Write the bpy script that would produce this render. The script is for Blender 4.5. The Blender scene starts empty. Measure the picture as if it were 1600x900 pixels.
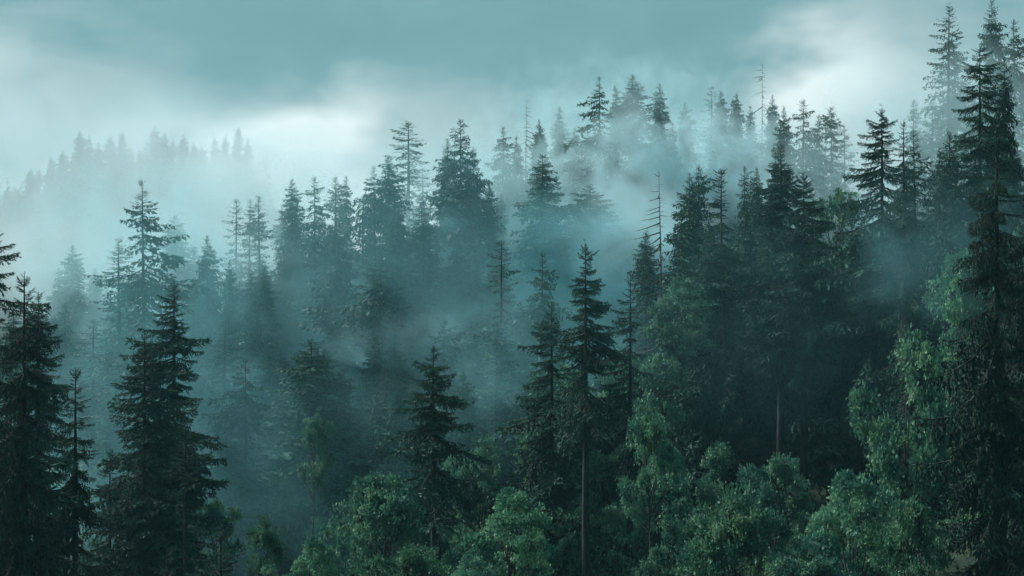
import bpy, math, random
import numpy as np
from mathutils import Vector, Matrix, Euler

scene = bpy.context.scene
C = scene.collection
PI = math.pi
rng = np.random.default_rng(7)
random.seed(7)

# ------------------------------------------------------------------ camera
F = 2222.0                     # focal length in photo pixels (50 mm on a 36 mm sensor, 1600 px wide)
cam_d = bpy.data.cameras.new("camera")
cam_d.lens = 50.0; cam_d.sensor_width = 36.0
cam_d.clip_start = 0.5; cam_d.clip_end = 8000.0
cam = bpy.data.objects.new("camera", cam_d); C.objects.link(cam)
cam.location = (0, 0, 0); cam.rotation_euler = (PI / 2, 0, 0)
scene.camera = cam

# ------------------------------------------------------------------ render settings
scene.view_settings.view_transform = 'Standard'
scene.view_settings.look = 'None'
scene.view_settings.gamma = 1.0
scene.view_settings.exposure = 0.42
cy = scene.cycles
cy.use_denoising = True
cy.max_bounces = 8; cy.diffuse_bounces = 2; cy.glossy_bounces = 1
cy.transmission_bounces = 2; cy.transparent_max_bounces = 4
cy.volume_bounces = 4
cy.volume_step_rate = 1.1; cy.volume_max_steps = 48
cy.use_adaptive_sampling = True; cy.adaptive_threshold = 0.02
cy.sample_clamp_indirect = 3.0

SUN_EL = math.radians(38); SUN_AZ = math.radians(-66)     # azimuth from +Y towards +X: the sun stands over the valley's west side, ahead of the camera
sun_dir = Vector((math.sin(SUN_AZ) * math.cos(SUN_EL), math.cos(SUN_AZ) * math.cos(SUN_EL), math.sin(SUN_EL)))

# ------------------------------------------------------------------ world: overcast, a cloudy veil over a Nishita sky
world = bpy.data.worlds.new("World"); scene.world = world
world.use_nodes = True
WN, WL = world.node_tree.nodes, world.node_tree.links
for n in list(WN): WN.remove(n)
def wn(t, **k):
    n = WN.new(t)
    for a, b in k.items(): setattr(n, a, b)
    return n
def wmath(op, a, b=None, clamp=False):
    n = wn('ShaderNodeMath', operation=op); n.use_clamp = clamp
    for i, v in enumerate((a, b)):
        if v is None: continue
        if isinstance(v, (int, float)): n.inputs[i].default_value = v
        else: WL.new(v, n.inputs[i])
    return n.outputs[0]
w_out = wn('ShaderNodeOutputWorld'); w_bg = wn('ShaderNodeBackground')
w_sky = wn('ShaderNodeTexSky', sky_type='NISHITA'); w_sky.sun_disc = False
w_sky.sun_elevation = SUN_EL; w_sky.sun_rotation = SUN_AZ
w_sky.air_density = 1.0; w_sky.dust_density = 2.0
w_tc = wn('ShaderNodeTexCoord'); w_sep = wn('ShaderNodeSeparateXYZ')
WL.new(w_tc.outputs['Generated'], w_sep.inputs[0])
az = wmath('ARCTAN2', w_sep.outputs[0], w_sep.outputs[1])
el = wmath('ARCSINE', w_sep.outputs[2])
w_n1 = wn('ShaderNodeTexNoise'); w_n1.inputs['Scale'].default_value = 5.0; w_n1.inputs['Detail'].default_value = 4.0; w_n1.inputs['Roughness'].default_value = 0.5
w_map = wn('ShaderNodeMapping'); w_map.inputs['Scale'].default_value = (1, 1, 2.0); w_map.inputs['Location'].default_value = (3.1, 0.4, 1.7)
WL.new(w_tc.outputs['Generated'], w_map.inputs[0]); WL.new(w_map.outputs[0], w_n1.inputs[0])
w_ndist = wmath('MULTIPLY', wmath('SUBTRACT', w_n1.outputs[0], 0.5), 0.30)
azd = wmath('ADD', az, w_ndist); eld = wmath('SUBTRACT', el, wmath('MULTIPLY', w_ndist, 0.7))
def blob(px, py, rx, ry, amp):          # one bright or dark cloud of the overcast, an azimuth/elevation lobe
    a0 = math.atan((px - 800) / F); e0 = (450 - py) / F
    u = wmath('DIVIDE', wmath('SUBTRACT', azd, a0), rx / F); v = wmath('DIVIDE', wmath('SUBTRACT', eld, e0), ry / F)
    q = wmath('ADD', wmath('MULTIPLY', u, u), wmath('MULTIPLY', v, v))
    return wmath('MULTIPLY', wmath('POWER', 2.71828, wmath('MULTIPLY', q, -1.0)), amp)
clouds = None
SKY_BLOBS = [(20, 150, 200, 110, 0.5), (250, 400, 270, 85, 2.0), (520, 250, 120, 95, 1.9), (400, 350, 170, 80, 1.2), (1350, 190, 80, 95, 1.4),
             (1050, 280, 400, 90, 0.5), (860, 50, 330, 90, -0.12), (220, 20, 240, 60, -0.1), (1560, 150, 260, 120, 0.45)]
for b in SKY_BLOBS:
    o = blob(*b); clouds = o if clouds is None else wmath('ADD', clouds, o)
w_n2 = wn('ShaderNodeTexNoise'); w_n2.inputs['Scale'].default_value = 11.0; w_n2.inputs['Detail'].default_value = 5.0; w_n2.inputs['Distortion'].default_value = 0.6
WL.new(w_map.outputs[0], w_n2.inputs[0])
fine = wmath('ADD', wmath('MULTIPLY', wmath('SUBTRACT', w_n1.outputs[0], 0.5), 0.5), wmath('MULTIPLY', wmath('SUBTRACT', w_n2.outputs[0], 0.5), 0.7))
clouds = wmath('ADD', clouds, fine)
w_ramp = wn('ShaderNodeValToRGB')
cr = w_ramp.color_ramp
cr.elements[0].position = 0.0; cr.elements[0].color = (0.106, 0.226, 0.248, 1)
cr.elements[1].position = 1.0; cr.elements[1].color = (0.66, 0.75, 0.755, 1)
e = cr.elements.new(0.25); e.color = (0.142, 0.284, 0.308, 1)
e = cr.elements.new(0.55); e.color = (0.36, 0.475, 0.485, 1)
WL.new(wmath('ADD', wmath('MULTIPLY', clouds, 0.5), 0.25, clamp=True), w_ramp.inputs[0])
w_sc = wn('ShaderNodeVectorMath', operation='SCALE'); w_sc.inputs['Scale'].default_value = 10.0     # in the physical units of the sky texture
WL.new(w_ramp.outputs[0], w_sc.inputs[0])
w_mix = wn('ShaderNodeMix', data_type='RGBA'); w_mix.inputs['Factor'].default_value = 0.95
WL.new(w_sky.outputs[0], w_mix.inputs['A']); WL.new(w_sc.outputs[0], w_mix.inputs['B'])
WL.new(w_mix.outputs['Result'], w_bg.inputs['Color']); w_bg.inputs['Strength'].default_value = 0.10
WL.new(w_bg.outputs[0], w_out.inputs[0])

# ------------------------------------------------------------------ sun behind thin cloud
sl = bpy.data.lights.new("sun", 'SUN'); sl.energy = 4.9; sl.angle = math.radians(12); sl.color = (1.0, 0.98, 0.93)
so = bpy.data.objects.new("sun", sl); C.objects.link(so)
so.rotation_euler = sun_dir.to_track_quat('Z', 'Y').to_euler()

def at(px, py, Y): return Vector(((px - 800) / F * Y, Y, (450 - py) / F * Y))

# ------------------------------------------------------------------ materials
def mat(name):
    m = bpy.data.materials.new(name); m.use_nodes = True
    nt = m.node_tree
    for n in list(nt.nodes): nt.nodes.remove(n)
    return m, nt.nodes, nt.links
def surf(name, c1, c2, c3, scale, rough=0.8, transl=0.0, jitter=0.25, bump=0.0, stretch=(1, 1, 1)):
    m, N, L = mat(name)
    out = N.new('ShaderNodeOutputMaterial'); bs = N.new('ShaderNodeBsdfPrincipled')
    bs.inputs['Roughness'].default_value = rough; bs.inputs['Specular IOR Level'].default_value = 0.25
    tc = N.new('ShaderNodeTexCoord'); mp = N.new('ShaderNodeMapping'); mp.inputs['Scale'].default_value = stretch
    L.new(tc.outputs['Object'], mp.inputs[0])
    nz = N.new('ShaderNodeTexNoise'); nz.inputs['Scale'].default_value = scale; nz.inputs['Detail'].default_value = 3
    L.new(mp.outputs[0], nz.inputs[0])
    rp = N.new('ShaderNodeValToRGB'); r = rp.color_ramp
    r.elements[0].position = 0.32; r.elements[0].color = (*c1, 1)
    r.elements[1].position = 0.70; r.elements[1].color = (*c3, 1)
    e = r.elements.new(0.5); e.color = (*c2, 1)
    L.new(nz.outputs[0], rp.inputs[0])
    oi = N.new('ShaderNodeObjectInfo'); hs = N.new('ShaderNodeHueSaturation')
    mr = N.new('ShaderNodeMapRange'); mr.inputs['To Min'].default_value = 1 - jitter; mr.inputs['To Max'].default_value = 1 + jitter
    L.new(oi.outputs['Random'], mr.inputs['Value']); L.new(mr.outputs[0], hs.inputs['Value']); L.new(rp.outputs[0], hs.inputs['Color'])
    mh = N.new('ShaderNodeMapRange'); mh.inputs['To Min'].default_value = 0.49; mh.inputs['To Max'].default_value = 0.515
    ms = N.new('ShaderNodeMath'); ms.operation = 'FRACT'; mm = N.new('ShaderNodeMath'); mm.operation = 'MULTIPLY'; mm.inputs[1].default_value = 7.31
    L.new(oi.outputs['Random'], mm.inputs[0]); L.new(mm.outputs[0], ms.inputs[0]); L.new(ms.outputs[0], mh.inputs['Value']); L.new(mh.outputs[0], hs.inputs['Hue'])
    L.new(hs.outputs[0], bs.inputs['Base Color'])
    if bump:
        bp = N.new('ShaderNodeBump'); bp.inputs['Strength'].default_value = bump; bp.inputs['Distance'].default_value = 0.05
        L.new(nz.outputs[0], bp.inputs['Height']); L.new(bp.outputs[0], bs.inputs['Normal'])
    if transl:
        tr = N.new('ShaderNodeBsdfTranslucent'); L.new(hs.outputs[0], tr.inputs[0])
        mx = N.new('ShaderNodeMixShader'); mx.inputs[0].default_value = transl
        L.new(bs.outputs[0], mx.inputs[1]); L.new(tr.outputs[0], mx.inputs[2]); L.new(mx.outputs[0], out.inputs[0])
    else: L.new(bs.outputs[0], out.inputs[0])
    return m
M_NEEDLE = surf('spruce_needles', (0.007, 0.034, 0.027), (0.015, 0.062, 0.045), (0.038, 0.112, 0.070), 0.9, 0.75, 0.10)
M_SHADED = surf('shaded_needles', (0.007, 0.022, 0.017), (0.012, 0.038, 0.028), (0.028, 0.062, 0.038), 0.9, 0.8, 0.08)  # darker needle copy: blackish, with hanging boughs' self-shade put into the colour
M_BARK = surf('spruce_bark', (0.012, 0.015, 0.015), (0.022, 0.026, 0.025), (0.040, 0.044, 0.042), 3.0, 0.9, bump=0.6, stretch=(3, 3, 0.6))
M_DEAD = surf('dead_wood', (0.022, 0.024, 0.024), (0.042, 0.044, 0.042), (0.075, 0.076, 0.072), 3.0, 0.9, bump=0.5, stretch=(3, 3, 0.5))
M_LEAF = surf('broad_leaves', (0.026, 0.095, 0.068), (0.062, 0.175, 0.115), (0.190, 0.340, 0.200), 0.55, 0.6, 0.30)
M_LBARK = surf('smooth_bark', (0.03, 0.031, 0.026), (0.05, 0.05, 0.042), (0.085, 0.086, 0.074), 3.0, 0.85, bump=0.4, stretch=(2, 2, 0.7))
M_GROUND = surf('forest_floor', (0.010, 0.022, 0.014), (0.018, 0.034, 0.022), (0.030, 0.050, 0.030), 0.35, 0.95, bump=0.8, jitter=0.0)
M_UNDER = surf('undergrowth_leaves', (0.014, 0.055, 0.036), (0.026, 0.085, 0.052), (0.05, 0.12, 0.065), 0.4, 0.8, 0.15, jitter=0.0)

# ------------------------------------------------------------------ mesh building (all faces are quads)
def quads_mesh(name, V, Q, mats, MI=None, smooth=False):
    me = bpy.data.meshes.new(name)
    V = np.ascontiguousarray(V, np.float32); Q = np.ascontiguousarray(Q, np.int32)
    me.vertices.add(len(V)); me.vertices.foreach_set('co', V.ravel())
    me.loops.add(Q.size); me.loops.foreach_set('vertex_index', Q.ravel())
    me.polygons.add(len(Q)); me.polygons.foreach_set('loop_start', np.arange(0, Q.size, 4, dtype=np.int32))
    try: me.polygons.foreach_set('loop_total', np.full(len(Q), 4, np.int32))
    except Exception: pass
    for m in mats: me.materials.append(m)
    if MI is not None: me.polygons.foreach_set('material_index', np.ascontiguousarray(MI, np.int32))
    if smooth: me.polygons.foreach_set('use_smooth', np.ones(len(Q), bool))
    me.update(calc_edges=True); me.validate()
    return me
class QB:
    def __init__(s): s.V = []; s.Q = []; s.M = []; s.n = 0
    def add(s, V, Q, m=0):
        s.V.append(V); s.Q.append(Q + s.n); s.M.append(np.full(len(Q), m, np.int32)); s.n += len(V)
    def arrays(s): return np.concatenate(s.V), np.concatenate(s.Q), np.concatenate(s.M)
    def mesh(s, name, mats, smooth=False):
        V, Q, M = s.arrays(); return quads_mesh(name, V, Q, mats, M, smooth)
def tube(P, R, k=6):
    P = np.asarray(P, float); n = len(P); R = np.asarray(R, float)
    T = np.gradient(P, axis=0); T /= np.linalg.norm(T, axis=1)[:, None] + 1e-9
    up = np.array([0.0, 0, 1]) if abs(T[0][2]) < 0.8 else np.array([1.0, 0, 0])
    A = np.cross(T, up); A /= np.linalg.norm(A, axis=1)[:, None] + 1e-9
    B = np.cross(T, A)
    th = np.arange(k) / k * 2 * PI
    V = P[:, None, :] + R[:, None, None] * (np.cos(th)[None, :, None] * A[:, None, :] + np.sin(th)[None, :, None] * B[:, None, :])
    i = np.arange(n - 1)[:, None] * k; j = np.arange(k)[None, :]; j2 = (j + 1) % k
    Q = np.stack([i + j, i + j2, i + k + j2, i + k + j], -1).reshape(-1, 4)
    return V.reshape(-1, 3), Q
def unit(v): return v / (np.linalg.norm(v, axis=-1, keepdims=True) + 1e-9)
def leaves(P, D, Ln, Wd, r, belly=0.45):
    S = unit(np.cross(D, unit(r.normal(size=D.shape))))
    a = P; c = P + D * Ln[:, None]; m = P + D * (Ln * belly)[:, None]
    V = np.stack([a, m + S * Wd[:, None], c, m - S * Wd[:, None]], 1).reshape(-1, 3)
    return V, np.arange(len(V)).reshape(-1, 4)

# ------------------------------------------------------------------ spruce boughs, unit length along +X
def bough(seed, kind, detail):
    r = np.random.default_rng(seed); b = QB()
    droop = {'flat': 0.18, 'hang': 0.42, 'short': 0.05, 'thin': 0.25, 'dead': 0.30}[kind] * r.uniform(0.7, 1.3)
    lift = {'flat': 0.22, 'hang': 0.25, 'short': 0.12, 'thin': 0.25, 'dead': 0.1}[kind] * r.uniform(0.6, 1.3)
    bend = r.uniform(-0.10, 0.10)
    def axis(s): s = np.asarray(s, float); return np.stack([s * (1 - 0.08 * droop), bend * s * s, -droop * s + lift * s ** 2.4], -1)
    k = 4 if detail > 1 else 3
    ss = np.linspace(0, 1, 6)
    V, Q = tube(axis(ss), (0.016 if kind != 'dead' else 0.034) * (1 - ss) ** 0.8 + 0.002, k); b.add(V, Q, 0)
    if kind == 'dead':
        for _ in range(7):
            s = r.uniform(0.3, 0.95); p = axis(s); d = np.array([0.5, r.choice([-1, 1]) * 0.7, r.uniform(-0.5, 0.1)]); l = 0.3 * (1.1 - s)
            q = np.stack([p + d * l * t + np.array([0, 0, -0.05 * t * t]) for t in (0, 0.5, 1)]); V, Q = tube(q, [0.006, 0.004, 0.001], 3); b.add(V, Q, 0)
        return b.arrays()
    ntw = {'flat': 30, 'hang': 30, 'short': 18, 'thin': 24}[kind]
    ntw = int(ntw * (1.0 if detail > 1 else 0.55))
    step = 0.032 if detail > 1 else 0.062
    Ps, Ds, Ls = [], [], []
    S = np.linspace(0.10 if kind != 'thin' else 0.25, 1.0, ntw) + r.uniform(-0.015, 0.015, ntw)
    for i, s in enumerate(np.clip(S, 0, 1)):
        side = 1 if i % 2 else -1
        p0 = axis(s); tg = axis(min(s + 0.02, 1.02)) - axis(s - 0.02); tg = tg / np.linalg.norm(tg)
        l = (0.40 if kind != 'thin' else 0.26) * (1.06 - s) ** 0.75 * min(1, 0.35 + s * 2.2) * r.uniform(0.65, 1.2)
        ang = r.uniform(0.7, 1.1)
        tilt = {'flat': -0.25, 'hang': -0.95, 'short': -0.1, 'thin': -0.5}[kind] + r.normal() * 0.18
        d = tg * math.cos(ang) + np.array([0, side, 0]) * math.sin(ang) + np.array([0, 0, tilt])
        d /= np.linalg.norm(d)
        n = max(2, int(l / step))
        t = (np.arange(n) + r.uniform(0.2, 0.9, n)) / n
        P = p0 + d * (t * l)[:, None] + np.array([0, 0, -1.0]) * (t ** 2 * l * (0.25 if kind != 'hang' else 0.55))[:, None]
        for rep in range(3 if detail > 1 else 1):
            dd = unit(d + r.normal(size=(n, 3)) * 0.42 + np.array([0, 0, -0.25 if kind != 'hang' else -0.7]))
            Ps.append(P); Ds.append(dd); Ls.append(np.full(n, (0.068 if detail > 1 else 0.125)) * r.uniform(0.6, 1.5, n))
        if detail > 1 and i % 2 == 0 and l > 0.12:
            q = np.stack([p0, p0 + d * l * 0.5 - np.array([0, 0, 0.06 * l]), p0 + d * l - np.array([0, 0, 0.25 * l])])
            V, Q = tube(q, [0.006, 0.004, 0.001], 3); b.add(V, Q, 0)
        if kind == 'hang' and i % 2 == 0:                      # hanging comb of twigs
            hl = r.uniform(0.08, 0.30) * (1.1 - s); m = max(2, int(hl / 0.018)); tt = np.linspace(0, 1, m)
            Ps.append(p0 + np.array([0, 0, -1.0]) * (tt * hl)[:, None] + r.normal(size=(m, 3)) * 0.012)
            Ds.append(unit(np.array([0, 0, -1.0]) + r.normal(size=(m, 3)) * 0.3)); Ls.append(np.full(m, 0.06))
    n = int((80 if detail > 1 else 16)); sx = r.uniform(0.2, 1, n)          # needles along the axis itself
    Ps.append(axis(sx)); Ds.append(unit(np.array([1.0, 0, 0.05]) + r.normal(size=(n, 3)) * 0.55)); Ls.append(r.uniform(0.045, 0.09, n) * (1 if detail > 1 else 1.4))
    P, D, Ln = np.concatenate(Ps), np.concatenate(Ds), np.concatenate(Ls)
    V, Q = leaves(P, D, Ln, Ln * (0.15 if detail > 1 else 0.22), r); b.add(V, Q, 1)
    return b.arrays()
BOUGH = {d: {k: [bough(100 + i + 17 * d + 1000 * j, k, d) for i in range(nv)] for j, (k, nv) in enumerate((('flat', 5), ('hang', 5), ('short', 4), ('thin', 4), ('dead', 3)))} for d in (1, 2)}
BOUGH_ME = {k: [quads_mesh('bough', a[0], a[1], [M_BARK, M_NEEDLE], a[2]) for a in BOUGH[2][k]] for k in BOUGH[2]}
SHADED_ME = {k: [quads_mesh('bough', a[0], a[1], [M_BARK, M_SHADED], a[2]) for a in BOUGH[2][k]] for k in ('hang', 'short', 'dead')}
DEAD_ME = [quads_mesh('bough', a[0], a[1], [M_DEAD, M_NEEDLE], a[2]) for a in BOUGH[2]['dead']]

# layout of a spruce's boughs: (height, azimuth, length, pitch, kind)
def layout(r, H, R, base, form, dens=1.0, sl=1.0):
    out = []
    z = base * H; top = H - 0.12
    gap = 0.0
    kk = {'dense': 'flat', 'sparse': 'flat', 'thin': 'thin', 'hang': 'hang', 'snag': 'dead', 'broken': 'flat'}[form]
    asym = r.uniform(0, 2 * PI); asa = {'dense': 0.10, 'sparse': 0.25, 'thin': 0.2, 'hang': 0.15, 'snag': 0.3, 'broken': 0.3}[form]
    slope = {'dense': 1.6, 'sparse': 1.55, 'thin': 1.5, 'hang': 2.7, 'snag': 2.6, 'broken': 2.0}[form] * r.uniform(0.85, 1.2) * sl
    lump = {'dense': 0.12, 'sparse': 0.26, 'thin': 0.2, 'hang': 0.22, 'snag': 0.3, 'broken': 0.35}[form]
    f1, f2, q1, q2 = r.uniform(0.7, 1.1), r.uniform(1.8, 3.0), r.uniform(0, 6), r.uniform(0, 6)
    holes = [(r.uniform(base * H, H * 0.85), r.uniform(1.0, 2.6), r.uniform(0, 6.28)) for _ in range({'dense': 3, 'hang': 5}.get(form, 5))]
    while z < top:
        t = (z - base * H) / (top - base * H)
        dd = (H - z) + 0.15
        rad = R * 1.12 * (1 - math.exp(-dd / (R * slope))) * min(1.0, 0.6 + t * 3)
        rad *= 1 + lump * (math.sin(z * f1 + q1) * 0.6 + math.sin(z * f2 + q2) * 0.4)
        rad = max(rad, 0.22)
        if form == 'sparse': rad *= r.uniform(0.55, 1.15)
        else: rad *= r.uniform(0.80, 1.12)
        n = {'dense': 8.2, 'sparse': 7.4, 'thin': 7.4, 'hang': 5.6, 'snag': 3.0, 'broken': 5.5}[form] * dens
        n = max(2, int(n * (0.75 + 0.4 * (1 - t)) + r.uniform(0, 1)))
        a0 = r.uniform(0, 2 * PI)
        for i in range(n):
            a = a0 + i * 2 * PI / n + r.normal() * 0.25
            if any(abs(z - hz_) < hw_ and math.cos(a - ha_) > 0.45 for hz_, hw_, ha_ in holes) and r.random() < 0.75: continue
            L = rad * r.uniform(0.62, 1.22) * (1 + asa * math.cos(a - asym))
            if form in ('sparse', 'broken', 'thin') and r.random() < 0.12: L *= 0.5
            pitch = math.radians(-16 + 62 * math.exp(-dd / 1.8)) + r.normal() * 0.10
            k = 'short' if (L < 0.9 and form != 'snag') else kk
            if form in ('dense', 'sparse') and t < 0.35 and r.random() < 0.5: k = 'hang' if k == 'flat' else k
            if form != 'snag' and base > 0.22 and t < 0.04: k = 'dead'
            out.append((z + r.normal() * 0.17, a, L, pitch, k))
        sp = {'dense': 0.40, 'sparse': 0.52, 'thin': 0.50, 'hang': 0.62, 'snag': 0.5, 'broken': 0.6}[form] / dens
        z += sp * (0.42 + 0.6 * min(1, dd / 7)) * r.uniform(0.8, 1.25)
    n = 3 + int(r.integers(0, 2))
    for i in range(n): out.append((H - 0.45, r.uniform(0, 2 * PI), 0.42, math.radians(52), 'short' if form != 'snag' else 'dead'))
    return out
def trunk_mesh(r, H, rb, mats, bend=0.006, k=8, name='trunk'):
    n = 12; t = np.linspace(0, 1, n)
    bx, by = np.cumsum(r.normal(size=(2, n)) * bend * H / n * 3, axis=1)
    bx -= bx[-1] * t; by -= by[-1] * t
    P = np.stack([bx * (1 - t), by * (1 - t), t * H - 0.6 * (t == 0)], -1)
    R = rb * (1 - t) ** 0.85 + 0.012
    R[0] *= 1.25
    b = QB(); V, Q = tube(P, R, k); b.add(V, Q, 0)
    return b.mesh(name, mats, True), P
def bough_mat(lz, az, L, pitch, r, tp=(0, 0)):
    wob = r.uniform(0.85, 1.2)
    return Matrix.Translation((tp[0], tp[1], lz)) @ Matrix.Rotation(az, 4, 'Z') @ Matrix.Rotation(-pitch, 4, 'Y') @ Matrix.Rotation(r.normal() * 0.15, 4, 'X') @ Matrix.Diagonal((L, L * wob, L * r.uniform(0.85, 1.1), 1))

# mid-distance prototypes: crown as one mesh, 26 m tall, 3.2 m radius
PROTO = {}
def make_proto(form, seed, R=3.2, base=0.12, dens=1.0):
    r = np.random.default_rng(seed); H = 26.0
    tr, P = trunk_mesh(r, H, 0.30, [M_DEAD if form == 'snag' else M_BARK], bend=0.03 if form == 'snag' else 0.008, k=6)
    b = QB()
    for (z, a, L, p, k) in layout(r, H, R, base, form, dens):
        V, Q, Mi = BOUGH[1][k][int(r.integers(0, len(BOUGH[1][k])))]
        A = np.array(bough_mat(z, a, L, p, r)); A[:3, 1] *= 1.30; A[:3, 2] *= 1.15
        V2 = V @ A[:3, :3].T + A[:3, 3]
        b.V.append(V2); b.Q.append(Q + b.n); b.M.append(Mi); b.n += len(V2)
    cr = b.mesh('crown', [M_DEAD if form == 'snag' else M_BARK, M_NEEDLE])
    PROTO.setdefault(form, []).append((tr, cr, R, H))
for i in range(7): make_proto('dense', 20 + i, 3.2, 0.06 + 0.02 * i)
for i in range(6): make_proto('sparse', 40 + i, 3.0, 0.15)
for i in range(4): make_proto('thin', 60 + i, 1.7, 0.18)
for i in range(2): make_proto('broken', 70 + i, 2.6, 0.2)
for i in range(2): make_proto('snag', 80 + i, 1.3, 0.35)

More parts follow.
